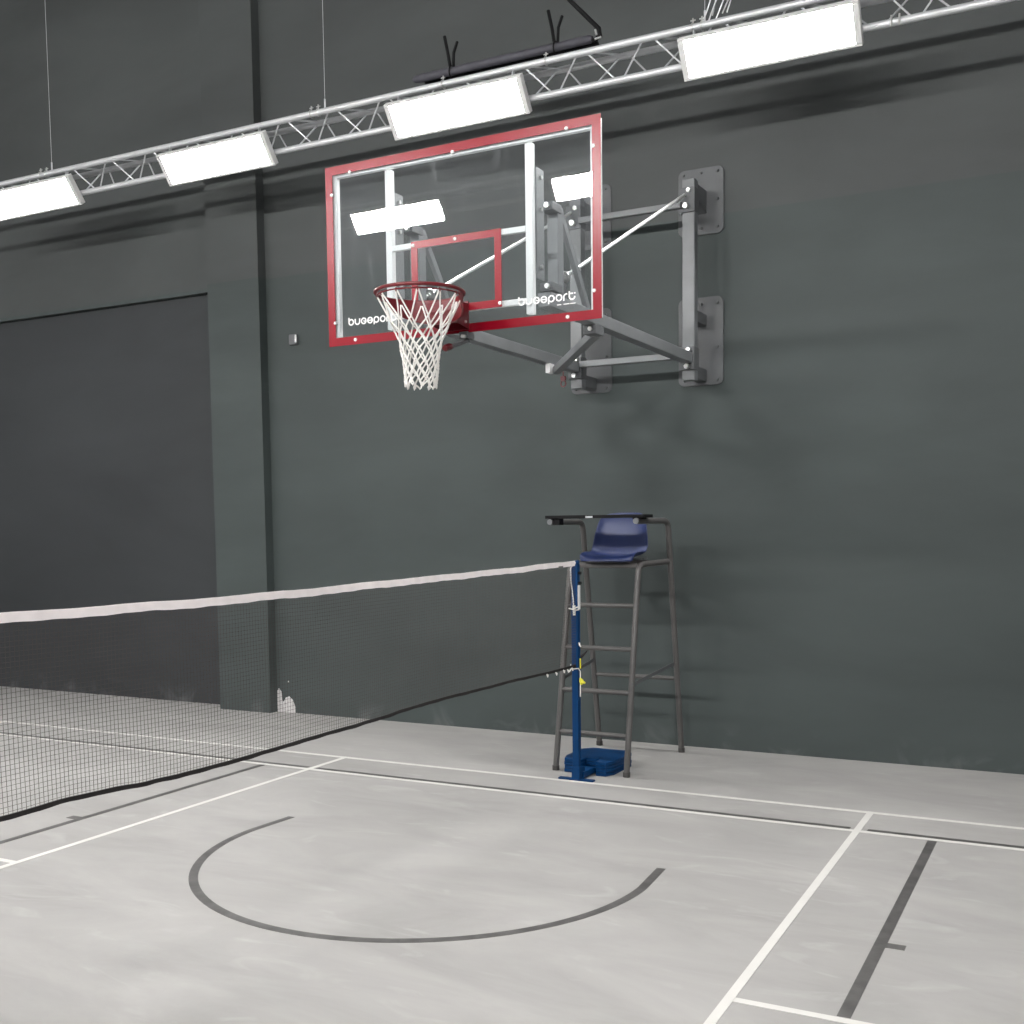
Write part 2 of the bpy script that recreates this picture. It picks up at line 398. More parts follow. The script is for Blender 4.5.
# curved skirt plate below the back of the ring, and box bracket to the board
sk = []; fs = []; n = 24
for k in range(n + 1):
    t = math.radians(8 + 164 * k / n); e = math.sin(PI * k / n)
    for rr in (0.228, 0.236):
        for z in (0.0, -0.03 - 0.10 * e ** 0.6):
            sk.append(RC + EV(rr * math.cos(t), rr * math.sin(t), z))
for k in range(n):
    a, b = 4 * k, 4 * k + 4
    fs += [(a, b, b + 1, a + 1), (a + 2, a + 3, b + 3, b + 2), (a + 1, b + 1, b + 3, a + 3), (a, a + 2, b + 2, b)]
fs += [(0, 1, 3, 2), (4 * n, 4 * n + 2, 4 * n + 3, 4 * n + 1)]
MB().add(sk, fs).build('rim_skirt', 'red_metal', rim)
rb = MB()
rb.box(CX - 0.10, CX + 0.085, BY - 0.012, BY - 0.004, 2.935, 3.10)          # back plate
for x in (CX - 0.10, CX + 0.079):
    rb.prism([(BY - 0.01, 3.085), (BY - 0.01, 2.94), (BY - 0.13, 2.955), (-1.835, 3.02), (-1.82, 3.085)], 0, x, x + 0.006)
rb.prism([(BY - 0.01, 3.075), (BY - 0.01, 3.083), (-1.82, 3.083), (-1.82, 3.075)], 0, CX - 0.10, CX + 0.085)
rb.prism([(BY - 0.13, 2.955), (BY - 0.13, 2.963), (-1.835, 3.028), (-1.835, 3.02)], 0, CX - 0.10, CX + 0.085)
rb.build('rim_bracket', 'red_metal', rim)
for (y, z) in ((-1.70, 2.972), (-1.76, 3.02)):
    MB().cyl((CX + 0.083, y, z), (CX + 0.094, y, z), 0.008).build('bracket_bolt', 'zinc', rim)
MB().strip(arc((CX + 0.05, 2.985), 0.012, 20, 200, 8) + arc((CX + 0.026, 2.98), 0.012, 20, -160, 8), 0.004, -1.789, -1.786).build('bracket_emblem', 'print', rim)
kb = MB().bar((CX + 0.055, -1.62, 2.875), (CX + 0.043, -1.82, 2.812), 0.03, 0.02)
kb.box(CX + 0.02, CX + 0.08, -1.66, -1.58, 2.885, 2.925)
lv = kb.build('release_lever', 'dark_steel', rim, bevel=0.002)
MB().tube([(CX + 0.043, -1.80, 2.818), (CX + 0.043, -1.81, 2.815), (CX + 0.040, -1.86, 2.800), (CX + 0.039, -1.87, 2.797)], [0.014, 0.02, 0.02, 0.012], 12).build('lever_knob', 'red_metal', lv)
MB().cyl((CX + 0.06, -1.70, 2.89), (CX + 0.085, -1.70, 2.885), 0.011).build('lever_nut', 'zinc', lv)
# hoop net
NL = [(0.228, -0.025), (0.163, -0.150), (0.134, -0.208), (0.116, -0.262), (0.104, -0.312), (0.096, -0.360), (0.090, -0.405), (0.087, -0.445), (0.086, -0.480)]
N = 12; lev = []
for i, (r, z) in enumerate(NL):
    row = []
    for k in range(N):
        a = 2 * PI * (k + 0.5 * i) / N + random.uniform(-0.06, 0.06) * (i > 0)
        rr = r * (1 + random.uniform(-0.05, 0.05) * (i > 0))
        row.append(RC + EV(rr * math.cos(a), rr * math.sin(a), z + random.uniform(-0.008, 0.008) * (i > 0)))
    lev.append(row)
nm = MB()
for i in range(len(lev) - 1):
    for k in range(N):
        p = lev[i][k]
        for q in (lev[i + 1][k], lev[i + 1][(k - 1) % N]):
            if i == 0:
                side = Vector((-(p.y - RC.y), p.x - RC.x, 0)).normalized() * 0.012
                sgn = 1 if (q - p).dot(side) > 0 else -1
                nm.tube([p + side * sgn * 0.3, p + (q - p) * 0.5, q], 0.0046, 6)
            else:
                mid = (p + q) / 2; out = (mid - RC); out.z = 0
                nm.tube([p, mid + out.normalized() * 0.003, q], 0.0046, 6)
for i in range(1, len(lev)):
    for p in lev[i]:
        nm.tube([p + Vector((0, 0, 0.009)), p, p - Vector((0, 0, 0.009))], [0.004, 0.0078, 0.004], 6)
for k in range(0, N):
    p = lev[-1][k]; q = lev[-1][(k + 1) % N]
    d = (q - p) * 0.22
    if k % 2 == 0: nm.tube([p, p + d * 0.6 - Vector((0, 0, 0.022)), p + d * 1.4 - Vector((0, 0, 0.03)), p + d * 2 - Vector((0, 0, 0.02)), q], 0.0046, 6)
    else: nm.tube([p, p - d * 0.3 - Vector((0, 0, 0.02)), p + d * 0.5 - Vector((0, 0, 0.03)), p + d * 0.9 - Vector((0, 0, 0.015)), p], 0.0046, 6)
hn = nm.build('hoop_net', 'cord_white', hoop)
for k in range(N):
    a = 2 * PI * k / N; p = RC + EV(0.230 * math.cos(a), 0.230 * math.sin(a), -0.012)
    MB().tube([p + Vector((0, 0, 0.0)), p + Vector((0, 0, -0.022))], 0.0045, 6).build('net_hook', 'red_metal', rim)

# wall plates, hinge posts
def bolt(x, y, z, parent, r=0.011, name='anchor_bolt', mat='dark_steel', d=(0, -1, 0), l=0.018):
    a = Vector((x, y, z)); b = a + Vector(d) * l
    return MB().tube([a, b], r, 6).build(name, mat, parent)
for s in (-1, 1):
    cx = CX + s * 0.478
    for (z0, z1, zs) in ((4.138, 4.67, (4.63, 4.41, 4.19)), (2.925, 3.637, (3.58, 3.23, 2.965))):
        pl = MB().prism(rrect(cx - 0.19, cx + 0.182, z0, z1, 0.05), 1, YB - 0.014, YB + 0.002).build('wall_plate', 'dark_steel', hoop, bevel=0.002)
        for dx in (-0.145, 0.0, 0.135):
            for z in zs:
                if dx == 0.0 and z == zs[1]: continue
                bolt(cx + dx, YB - 0.014, z, pl)
    for z0, z1 in ((4.36, 4.48), (3.40, 3.49), (2.95, 3.05)):
        so = MB().box(cx - 0.045, cx + 0.045, 1.26, YB - 0.013, z0, z1)
        if z0 > 4: so.prism([(1.30, z0), (YB - 0.013, z0), (YB - 0.013, z0 - 0.06)], 0, cx - 0.045, cx + 0.045)
        so.build('standoff', 'dark_steel', hoop, bevel=0.003)
    MB().box(cx - 0.05, cx + 0.05, 1.18, 1.26, 2.93, 4.50).build('hinge_post', 'grey_steel', hoop, bevel=0.005)
    tb = MB().box(cx - 0.075, cx + 0.056, 1.165, 1.266, 4.24, 4.43).build('rod_bracket', 'dark_steel', hoop, bevel=0.003)
    bolt(cx + 0.01, 1.165, 4.405, tb, 0.018, 'bracket_nut', 'zinc', l=0.022)
    bolt(cx - 0.01, 1.165, 4.285, tb, 0.024, 'bracket_nut', 'zinc', l=0.035)
    lb = MB().box(cx - 0.062, cx + 0.056, 1.155, 1.266, 3.01, 3.19).build('arm_bracket', 'dark_steel', hoop, bevel=0.003)
    bolt(cx + 0.015, 1.155, 3.165, lb, 0.018, 'bracket_nut', 'zinc', l=0.03)
    bolt(cx + 0.0, 1.155, 3.035, lb, 0.022, 'bracket_nut', 'zinc', l=0.03)
    # lower support arm and tie rod
    MB().box(cx - 0.038, cx + 0.042, -1.46, 1.155, 3.060, 3.143).build('support_arm', 'grey_steel', hoop, bevel=0.005)
    r0 = Vector((cx - 0.02, 1.14, 4.365)); r1 = Vector((cx - 0.02, -1.12, 3.30)); u = (r1 - r0).normalized()
    rd = MB().cyl(r0, r1, 0.0125, 14).build('tie_rod', 'rod', hoop)
    MB().cyl(r1 - u * 0.015, r1 + u * 0.075, 0.010, 10).build('threaded_end', 'zinc', rd)
    MB().cyl(r1 - u * 0.005, r1 + u * 0.008, 0.036, 20).build('washer', 'zinc', rd)
    MB().cyl(r1 + u * 0.008, r1 + u * 0.03, 0.021, 6).build('nut', 'zinc', rd)
    # eye plate carrying the rod
    MB().prism([(-1.30, 3.17), (-1.05, 3.17), (-1.06, 3.33), (-1.13, 3.35)], 0, cx - 0.045, cx - 0.035).build('rod_plate', 'dark_steel', hoop)
    # front upright, diagonal strut, channel plate
    up = MB().box(cx - 0.035, cx + 0.035, -1.33, -1.25, 3.143, 3.67).build('front_upright', 'grey_steel', hoop, bevel=0.004)
    MB().bar((cx + 0.01, -1.26, 3.67), (cx + 0.01, -0.84, 3.143), 0.045, 0.03, (1, 0, 0)).build('strut', 'grey_steel', hoop, bevel=0.002)
    ch = MB().box(cx + 0.018, cx + 0.024, BY + 0.054, -1.495, 3.20, 3.83)
    ch.box(cx - 0.03, cx + 0.024, BY + 0.054, BY + 0.060, 3.20, 3.83)
    cp = ch.build('channel_plate', 'grey_steel', hoop, bevel=0.001)
    for z in (3.78, 3.60, 3.27):
        bolt(cx + 0.024, -1.545, z, cp, 0.013, 'plate_bolt', 'zinc', d=(1, 0, 0), l=0.012)
    for z in (3.655, 3.185):
        hg = MB().bar((cx, -1.42, z), (cx, -1.29, z), 0.085, 0.05).build('hinge_bracket', 'dark_steel', hoop, bevel=0.003)
        bolt(cx + 0.01, -1.42, z + 0.0, hg, 0.016, 'hinge_pin', 'zinc', l=0.02)
for z0, z1 in ((4.270, 4.317), (3.098, 3.146)):
    MB().box(CX - 0.43, CX + 0.43, 1.13, 1.18, z0, z1).build('crossbar', 'grey_steel', hoop, bevel=0.003)
db = MB().bar((-0.41, 0.66, 3.010), (0.50, -0.70, 3.024), 0.06, 0.055).build('diagonal_brace', 'grey_steel', hoop, bevel=0.004)
bk = MB().box(-0.455, -0.415, 0.56, 0.64, 2.985, 3.058).build('brace_bracket', 'white_metal', hoop, bevel=0.002)  # white finish, paler than the other brace bracket
bk['label'] = 'pale bracket end'
b2 = MB().box(0.45, 0.535, -0.80, -0.66, 3.00, 3.058).build('brace_bracket', 'dark_steel', hoop, bevel=0.002)
bolt(0.50, -0.80, 3.03, b2, 0.015, 'bracket_nut', 'zinc', l=0.015)
pr = MB().cyl((-0.35, 0.66, 3.00), (-0.35, 0.66, 2.945), 0.004, 8)
pr.tube([(-0.35 + 0.021 * math.cos(t), 0.66, 2.905 + 0.024 * math.sin(t)) for t in [2 * PI * k / 20 for k in range(20)]], 0.005, 8, closed=True)
pr.box(-0.37, -0.33, 0.652, 0.668, 2.93, 2.962)
pr.build('pull_ring', 'red_metal', hoop)

# ------------------------------------------------------------------ umpire chair
chair = thing('umpire_chair', 'tall grey steel umpire chair with ladder rungs and navy plastic seat, against the wall', 'chair', (-0.015, 0.75, 0))
cm = -0.018; T = 0.0220
def bend(pts, r, n=6):
    """round the corners of a polyline"""
    P = [Vector(p) for p in pts]; out = [P[0]]
    for i in range(1, len(P) - 1):
        a = (P[i - 1] - P[i]).normalized(); b = (P[i + 1] - P[i]).normalized()
        p0, p2 = P[i] + a * r, P[i] + b * r
        for k in range(n + 1):
            t = k / n; out.append(p0 * (1 - t) ** 2 + P[i] * 2 * t * (1 - t) + p2 * t * t)
    out.append(P[-1]); return out
for s in (-1, 1):
    fl = MB().tube(bend([(cm + s * 0.280, 0.262, 0.02), (cm + s * 0.272, 0.535, 1.510), (cm + s * 0.345, 1.02, 1.520)], 0.07), T, 14)
    fo = fl.build('front_leg', 'chair_steel', chair)
    MB().cyl((cm + s * 0.280, 0.262, 0.0), (cm + s * 0.280, 0.263, 0.035), 0.026, 16).build('rubber_foot', 'rubber', fo)
    rl = MB().tube(bend([(cm + s * 0.352, 1.250, 0.02), (cm + s * 0.352, 0.94, 1.829), (cm + s * (0.33 if s > 0 else 0.345), 0.34, 1.829)], 0.075), T, 14)
    ro = rl.build('rear_leg', 'chair_steel', chair)
    ro['label'] = 'rear leg bent forward into the armrest'
    MB().cyl((cm + s * 0.352, 1.250, 0.0), (cm + s * 0.352, 1.250, 0.035), 0.026, 16).build('rubber_foot', 'rubber', ro)
    MB().cyl((cm + s * (0.33 if s > 0 else 0.345), 0.332, 1.829), (cm + s * (0.33 if s > 0 else 0.345), 0.345, 1.829), 0.0215, 14).build('tube_cap', 'grey_steel', ro)
    # folding stay between the legs
    MB().bar((cm + s * 0.292, 0.36, 0.655), (cm + s * 0.340, 1.13, 0.722), 0.006, 0.026).build('folding_stay', 'dark_steel', chair)
def fx(z): return 0.28 - 0.012 * z / 1.5
for z in (0.283, 0.590, 0.900, 1.213):
    y = 0.262 + 0.273 * z / 1.515
    MB().cyl((cm - fx(z), y, z), (cm + fx(z), y, z), 0.0180, 12).build('rung', 'chair_steel', chair)
MB().cyl((cm - 0.265, 0.545, 1.506), (cm + 0.265, 0.545, 1.506), 0.0205, 12).build('seat_crossbar', 'chair_steel', chair)
MB().cyl((cm - 0.33, 0.93, 1.514), (cm + 0.33, 0.93, 1.514), 0.0165, 12).build('seat_crossbar', 'chair_steel', chair)
MB().cyl((cm - 0.352, 1.160, 0.60), (cm + 0.352, 1.160, 0.60), 0.0165, 12).build('rear_rung', 'chair_steel', chair)
# moulded seat shell
prof = [(0.455, 1.535), (0.462, 1.558), (0.50, 1.572), (0.56, 1.572), (0.64, 1.560), (0.71, 1.556), (0.77, 1.572), (0.80, 1.61), (0.815, 1.67), (0.835, 1.75), (0.855, 1.82), (0.875, 1.875), (0.895, 1.895), (0.91, 1.885)]
hw = [0.205, 0.212, 0.22, 0.222, 0.222, 0.222, 0.224, 0.226, 0.224, 0.212, 0.198, 0.182, 0.165, 0.15]
vs = []; nu = 16; SX = 0.018
for (y, z), h in zip(prof, hw):
    i = prof.index((y, z)); back = i >= 8
    for k in range(nu + 1):
        t = -1 + 2 * k / nu
        lift = 0.045 * abs(t) ** 3.5
        if i < 2: dy, dz = 0.035 * abs(t) ** 3, 0.0
        elif back: dy, dz = -lift * 1.2, -0.02 * abs(t) ** 4 * (i > 10)
        else:
            dy, dz = 0.0, lift * min(1, (i - 1) / 3)
            if 5 < i < 8: dy, dz = -lift * 0.8, lift * 0.8
        vs.append((SX + t * h, y + dy, z + dz))
fs = [(a * (nu + 1) + k, a * (nu + 1) + k + 1, (a + 1) * (nu + 1) + k + 1, (a + 1) * (nu + 1) + k) for a in range(len(prof) - 1) for k in range(nu)]
seat = MB().add(vs, fs).build('seat', 'blue_seat', chair)
so = seat.modifiers.new('thick', 'SOLIDIFY'); so.thickness = 0.012; so.offset = 0
sb = seat.modifiers.new('sub', 'SUBSURF'); sb.levels = 1; sb.render_levels = 2
MB().box(SX - 0.15, SX + 0.15, 0.55, 0.59, 1.53, 1.552).box(SX - 0.15, SX + 0.15, 0.88, 0.94, 1.535, 1.55).bar((SX - 0.12, 0.53, 1.54), (SX - 0.12, 0.95, 1.542), 0.03, 0.015).bar((SX + 0.12, 0.53, 1.54), (SX + 0.12, 0.95, 1.542), 0.03, 0.015).build('seat_bracket', 'dark_steel', chair)
# writing board across the armrests
MB().box(-0.40, -0.085, 0.33, 0.52, 1.853, 1.876).box(-0.02, 0.372, 0.33, 0.52, 1.853, 1.876).build('writing_board', 'black', chair, bevel=0.002)
MB().box(-0.085, -0.02, 0.35, 0.50, 1.856, 1.870).build('board_highlight', 'alu', chair)  # pale strip: highlight in the middle of the board, put into the colour
MB().box(-0.385, -0.29, 0.350, 0.42, 1.806, 1.856).build('board_clamp', 'black', chair, bevel=0.004)
MB().box(0.28, 0.36, 0.350, 0.42, 1.840, 1.856).build('board_clamp', 'black', chair, bevel=0.004)

# ------------------------------------------------------------------ badminton post, weights, net
post = thing('badminton_post', 'blue steel badminton net post standing before the umpire chair', 'net post', (-0.018, 0.035, 0))
PX, PY = -0.024, 0.035
MB().box(PX - 0.024, PX + 0.024, PY - 0.024, PY + 0.024, 0.01, 1.535).build('pole', 'blue_post', post, bevel=0.004)
MB().box(PX - 0.135, PX + 0.135, PY - 0.03, PY + 0.012, 0.0, 0.012).build('foot_bar', 'blue_post', post, bevel=0.002)
MB().prism([(PY + 0.02, 0.012), (PY + 0.25, 0.012), (PY + 0.25, 0.045), (PY + 0.16, 0.055), (PY + 0.024, 0.055)], 0, PX - 0.035, PX + 0.045).build('base_arm', 'blue_post', post, bevel=0.002)
MB().prism([(PY - 0.028, 0.0), (PY + 0.07, 0.0), (PY + 0.07, 0.085), (PY + 0.02, 0.10), (PY - 0.028, 0.10)], 0, PX - 0.031, PX + 0.031).build('post_socket', 'blue_post', post, bevel=0.003)
MB().cyl((PX - 0.02, PY - 0.012, 1.535), (PX + 0.03, PY - 0.012, 1.55), 0.014, 12).box(PX - 0.02, PX + 0.02, PY - 0.02, PY + 0.02, 1.53, 1.55).build('top_pulley', 'blue_post', post)
MB().box(PX + 0.0245, PX + 0.028, PY - 0.018, PY + 0.018, 1.215, 1.385).build('sticker', 'print', post)
for z in (1.47, 1.40):
    MB().cyl((PX + 0.022, PY, z), (PX + 0.042, PY, z), 0.011, 10).build('knob', 'black', post)
cl = MB().bar((PX + 0.0, PY - 0.03, 1.245), (PX + 0.004, PY - 0.034, 1.175), 0.016, 0.012).build('cleat', 'cord_white', post)
tc_ = MB().tube([(PX, PY - 0.03, 1.55), (PX - 0.022, PY - 0.032, 1.50), (PX - 0.02, PY - 0.034, 1.42), (PX - 0.004, PY - 0.034, 1.30), (PX, PY - 0.034, 1.22)], 0.004, 8)
tc_.tube([(PX - 0.04, PY - 0.03, 1.222), (PX - 0.01, PY - 0.035, 1.218), (PX + 0.03, PY - 0.03, 1.235), (PX + 0.035, PY - 0.02, 1.215), (PX + 0.005, PY - 0.035, 1.21)], 0.0045, 8)
tc_.build('top_cord', 'cord_white', post)
lc = MB().tube([(PX - 0.05, PY - 0.03, 0.81), (PX - 0.026, PY - 0.03, 0.80), (PX, PY - 0.034, 0.798), (PX + 0.03, PY - 0.028, 0.802), (PX + 0.036, PY - 0.01, 0.78), (PX + 0.036, PY - 0.01, 0.66), (PX + 0.035, PY - 0.01, 0.60)], 0.004, 8)
lc.tube([(PX - 0.03, PY - 0.03, 0.83), (PX - 0.02, PY - 0.036, 0.80), (PX - 0.04, PY - 0.03, 0.775)], 0.005, 8)
lc.tube([(PX + 0.034, PY - 0.02, 0.985), (PX + 0.036, PY - 0.02, 0.965), (PX + 0.046, PY - 0.02, 0.955)], 0.006, 8)
lc.build('lower_cord', 'cord_white', post)
MB().tube([(PX + 0.036, PY - 0.01, 0.87), (PX + 0.038, PY - 0.012, 0.80)], 0.005, 6).tube([(PX + 0.036, PY - 0.015, 0.735), (PX + 0.045, PY - 0.015, 0.715), (PX + 0.05, PY - 0.015, 0.70), (PX + 0.042, PY - 0.015, 0.685)], [0.004, 0.016, 0.017, 0.006], 10).tube([(PX + 0.05, PY - 0.015, 0.705), (PX + 0.075, PY - 0.015, 0.70)], [0.014, 0.007], 8).build('toggle', 'yellow', post)
names = ['lowest blue weight plate of the stack under the umpire chair', 'second blue weight plate up in the stack under the umpire chair', 'third blue weight plate up in the stack under the umpire chair', 'topmost blue weight plate of the stack under the umpire chair']
for i in range(4):
    # slotted plate: two lobes either side of the base arm
    z0 = 0.0005 + i * 0.0265; z1 = z0 + 0.025
    j = (i % 2) * 0.003
    pol = [(-0.245 + j, 0.33), (-0.215 + j, 0.230), (-0.075, 0.225), (-0.070, 0.295), (0.042, 0.295), (0.046, 0.205), (0.125 + j, 0.200), (0.160 + j, 0.28), (0.165 + j, 0.60), (0.11 + j, 0.66), (-0.17 + j, 0.66), (-0.245 + j, 0.58)]
    w = MB().prism(pol, 2, z0, z1).build('weight_plate', 'blue_post', None, bevel=0.003, origin=(0, 0.43, 0))
    tag(w, names[i], 'weight', 'weight plates stacked on the post base')

net = thing('badminton_net', 'dark brown badminton net with white top tape stretched across the court', 'net', (0, -3.05, 0))
tp = [(0.1, 1.560), (-0.27, 1.556), (-1.13, 1.546), (-2.23, 1.539), (-3.05, 1.532), (-3.69, 1.532), (-4.2, 1.538), (-4.62, 1.544), (-6.1, 1.555)]
def lerp(tab, y):
    for (a, za), (b, zb) in zip(tab, tab[1:]):
        if b <= y <= a:
            t = (a - y) / (a - b); return za + (zb - za) * t * t * (3 - 2 * t)
    return tab[-1][1]
ztop = lambda y: lerp(tp, y) + 0.0015 * math.sin(y * 9.1)
bp = [(0.1, .826), (-.28, .826), (-1.145, .843), (-1.9, .8505), (-2.2, .848), (-2.45, .840), (-2.7, .838), (-3.0, .8375), (-3.25, .834), (-3.6, .8325), (-3.83, .8365), (-4.0, .842), (-4.2, .856), (-4.4, .863), (-4.6, .860), (-6.1, .85)]
zbot = lambda y: lerp(bp, y)
wob = lambda y, v: 0.006 * math.sin(1.9 * y + 2.0 * v) * math.sin(PI * v)
YN0, YN1 = -0.03, -6.06
def npnt(y, v): return Vector((wob(y, v), y, ztop(y) - 0.03 + (zbot(y) - ztop(y) + 0.03) * v))
g = MB(); NR = 38; NC = 335; SEG = 60
for i in range(NR + 1):
    v = i / NR
    g.tube([npnt(YN0 + (YN1 - YN0) * k / SEG, v) for k in range(SEG + 1)], 0.00072, 4, cap=False)
for j in range(NC + 1):
    y = YN0 + (YN1 - YN0) * j / NC
    g.tube([npnt(y, v / 4) for v in range(5)], 0.00072, 4, cap=False)
g.build('net_mesh', 'net_dark', net, smooth=False)
def band(z0f, z1f, th, rough, mb, y0=YN0, y1=YN1, seg=150, xo=0.0):
    vs = []; fs = []
    for k in range(seg + 1):
        y = y0 + (y1 - y0) * k / seg
        wv = rough * (math.sin(y * 17.0) + math.sin(y * 41.3 + 1)) * 0.5
        for x in (-th, th):
            for z in (z0f(y) + wv * 0.3, z1f(y) + wv): vs.append((xo + x + rough * 0.6 * math.sin(y * 23), y, z))
    for k in range(seg):
        a, b = 4 * k, 4 * k + 4
        fs += [(a, a + 1, b + 1, b), (a + 2, b + 2, b + 3, a + 3), (a, b, b + 2, a + 2), (a + 1, a + 3, b + 3, b + 1)]
    fs += [(0, 2, 3, 1), (4 * seg, 4 * seg + 1, 4 * seg + 3, 4 * seg + 2)]
    return mb.add(vs, fs)
band(lambda y: ztop(y) + 0.0, lambda y: ztop(y) - 0.0345, 0.0035, 0.0022, MB()).build('top_tape', 'tape_white', net, smooth=False)
MB().box(0.0036, 0.0046, -0.30, -0.20, 1.515, 1.530).build('tape_label', 'chair_steel', net)
band(lambda y: zbot(y) + 0.009, lambda y: zbot(y) - 0.008, 0.0035, 0.002, MB(), xo=0.0).build('bottom_hem', 'tape_dark', net, smooth=False)
MB().tube([(0, YN0, 1.535), (-0.005, -0.01, 1.545), (PX, PY - 0.02, 1.552)], 0.004, 8).build('head_cord', 'cord_white', net)
MB().tube([(0.0, -0.04, 0.815), (-0.036, 0.02, 0.82), (-0.047, 0.06, 0.83), (-0.06, 0.22, 0.865), (-0.075, 0.34, 0.885)], [0.008, 0.008, 0.012, 0.011, 0.004], 8).build('hem_tail', 'tape_dark', net)
for (y, z) in ((-0.50, .806), (-0.36, .80), (-0.24, .802), (-0.17, .795), (-0.10, .80)):
    MB().tube([(0.004, y, z + 0.02), (0.008, y + 0.008, z), (0.004, y + 0.02, z + 0.012)], 0.0045, 6).build('hem_tie', 'cord_white', net)

# ------------------------------------------------------------------ lighting truss
TY0, TY1, TYB, TZT, TZB = 0.50, 0.70, 0.60, 5.187, 4.985
truss = thing('lighting_truss', 'triangular aluminium truss hung along the back wall carrying four bright panels', 'truss', (-2, 0.60, 4.985))
def chords(parent, x0, x1):
    for y, z in ((TY0, TZT), (TY1, TZT), (TYB, TZB)):
        MB().cyl((x0, y, z), (x1, y, z), 0.0245, 16).build('chord', 'alu', parent)
chords(truss, -7.6, 4.7)
P_ = 0.505
XB = -0.121 - 13 * P_
for i in range(20):
    x = XB + i * P_ - (0.19 if i < 11 else 0.0)
    for name, a, b in (('brace', (x, TY0, TZT), (x + 0.20, TYB, TZB)), ('brace', (x + 0.245, TYB, TZB), (x + 0.44, TY0, TZT)),
                       ('brace', (x + 0.19, TY1, TZT), (x + 0.03, TYB, TZB)), ('brace', (x + 0.26, TY1, TZT), (x + 0.44, TYB, TZB)),
                       ('brace', (x, TY0 + 0.005, TZT), (x + 0.25, TY1 - 0.005, TZT))):
        MB().cyl(a, b, 0.0065, 8).build(name, 'alu', truss)
# clamps and hanging wires
for x in (-5.78, -5.70, -2.57, -2.50, -1.311, -0.437, 0.68, 0.744):
    cb = MB().tube([(x, TY0 + 0.03 * math.cos(t), TZT + 0.03 * math.sin(t)) for t in [2 * PI * k / 16 for k in range(16)]], 0.004, 6, closed=True)
    cb.cyl((x, TY0, TZT + 0.02), (x, TY0, TZT + 0.062), 0.006, 8).cyl((x - 0.018, TY0, TZT + 0.048), (x + 0.018, TY0, TZT + 0.048), 0.005, 8)
    cb.build('clamp', 'zinc', truss)
for x in (1.97, 2.02):
    MB().cyl((x, TYB - 0.03, TZB - 0.035), (x, TYB - 0.03, TZB + 0.035), 0.006, 8).build('coupler_pin', 'zinc', truss)
for x in (-5.64, -2.44, 0.76):
    MB().cyl((x, TY0 + 0.01, TZT + 0.02), (x + 0.0, TY0 + 0.01, H), 0.002, 6).cyl((x, TY0 + 0.01, TZT + 0.03), (x, TY0 + 0.01, TZT + 0.10), 0.007, 8).build('hanging_wire', 'alu', truss)
# loops of spare cable above the right panel
lp = MB()
for (x, dz, a) in ((0.78, 0.0, 0.05), (0.82, 0.03, 0.10), (0.87, 0.0, 0.07)):
    lp.tube([(x - 0.03, TY0, TZT + 0.02), (x + a * 0.3, TY0 - 0.01, TZT + 0.12 + dz), (x + a, TY0, TZT + 0.24 + dz), (x + a * 1.3, TY0 + 0.02, TZT + 0.20), (x + a * 0.6, TY0 + 0.02, TZT + 0.06)], 0.005, 8)
tag(lp.build('spare_cable', 'alu', None, origin=(0.9, TY0, TZT)), 'small loop of pale spare cable above the rightmost light panel', 'cable')

# long black bar tied on top of the truss
bar = thing('black_bar', 'long black bar tied on top of the truss, hung by a black cable', 'bar', (-0.8, TYB, TZT + 0.03))
bz = TZT + 0.095; by = 0.53
MB().tube([(-1.60, by, bz + 0.0), (-1.585, by, bz), (-1.54, by, bz), (-0.10, by, bz + 0.0), (-0.08, by, bz)], [0.012, 0.026, 0.032, 0.030, 0.018], 14).build('sleeve', 'bar_black', bar)
MB().cyl((-1.52, by + 0.055, bz - 0.02), (-0.06, by + 0.055, bz - 0.02), 0.02, 10).build('inner_cable', 'black', bar)
for x in (-1.25, -0.37):
    tie = MB().tube([(x, by + 0.045 * math.cos(t), bz - 0.01 + 0.05 * math.sin(t)) for t in [2 * PI * k / 16 for k in range(16)]], 0.006, 6, closed=True)
    tie.tube([(x, by - 0.03, bz + 0.03), (x - 0.015, by - 0.03, bz + 0.12), (x - 0.05, by - 0.02, bz + 0.26)], 0.013, 8)
    tie.tube([(x + 0.03, by - 0.03, bz + 0.02), (x + 0.035, by - 0.03, bz + 0.12), (x + 0.062, by - 0.02, bz + 0.20)], 0.011, 8)
    tie.build('cable_tie', 'black', bar)
MB().tube([(-0.08, by, bz - 0.02), (-0.02, by, bz + 0.01), (-0.03, by, bz + 0.06), (-0.26, by, bz + 0.31), (-1.2, by, H)], 0.017, 8).build('hanging_cable', 'black', bar)
MB().cyl((-0.05, by - 0.02, bz + 0.05), (-0.04, by - 0.02, bz + 0.01), 0.008, 8).cyl((-0.05, by - 0.03, bz - 0.02), (0.0, by - 0.03, bz - 0.015), 0.008, 8).build('shackle', 'zinc', bar)

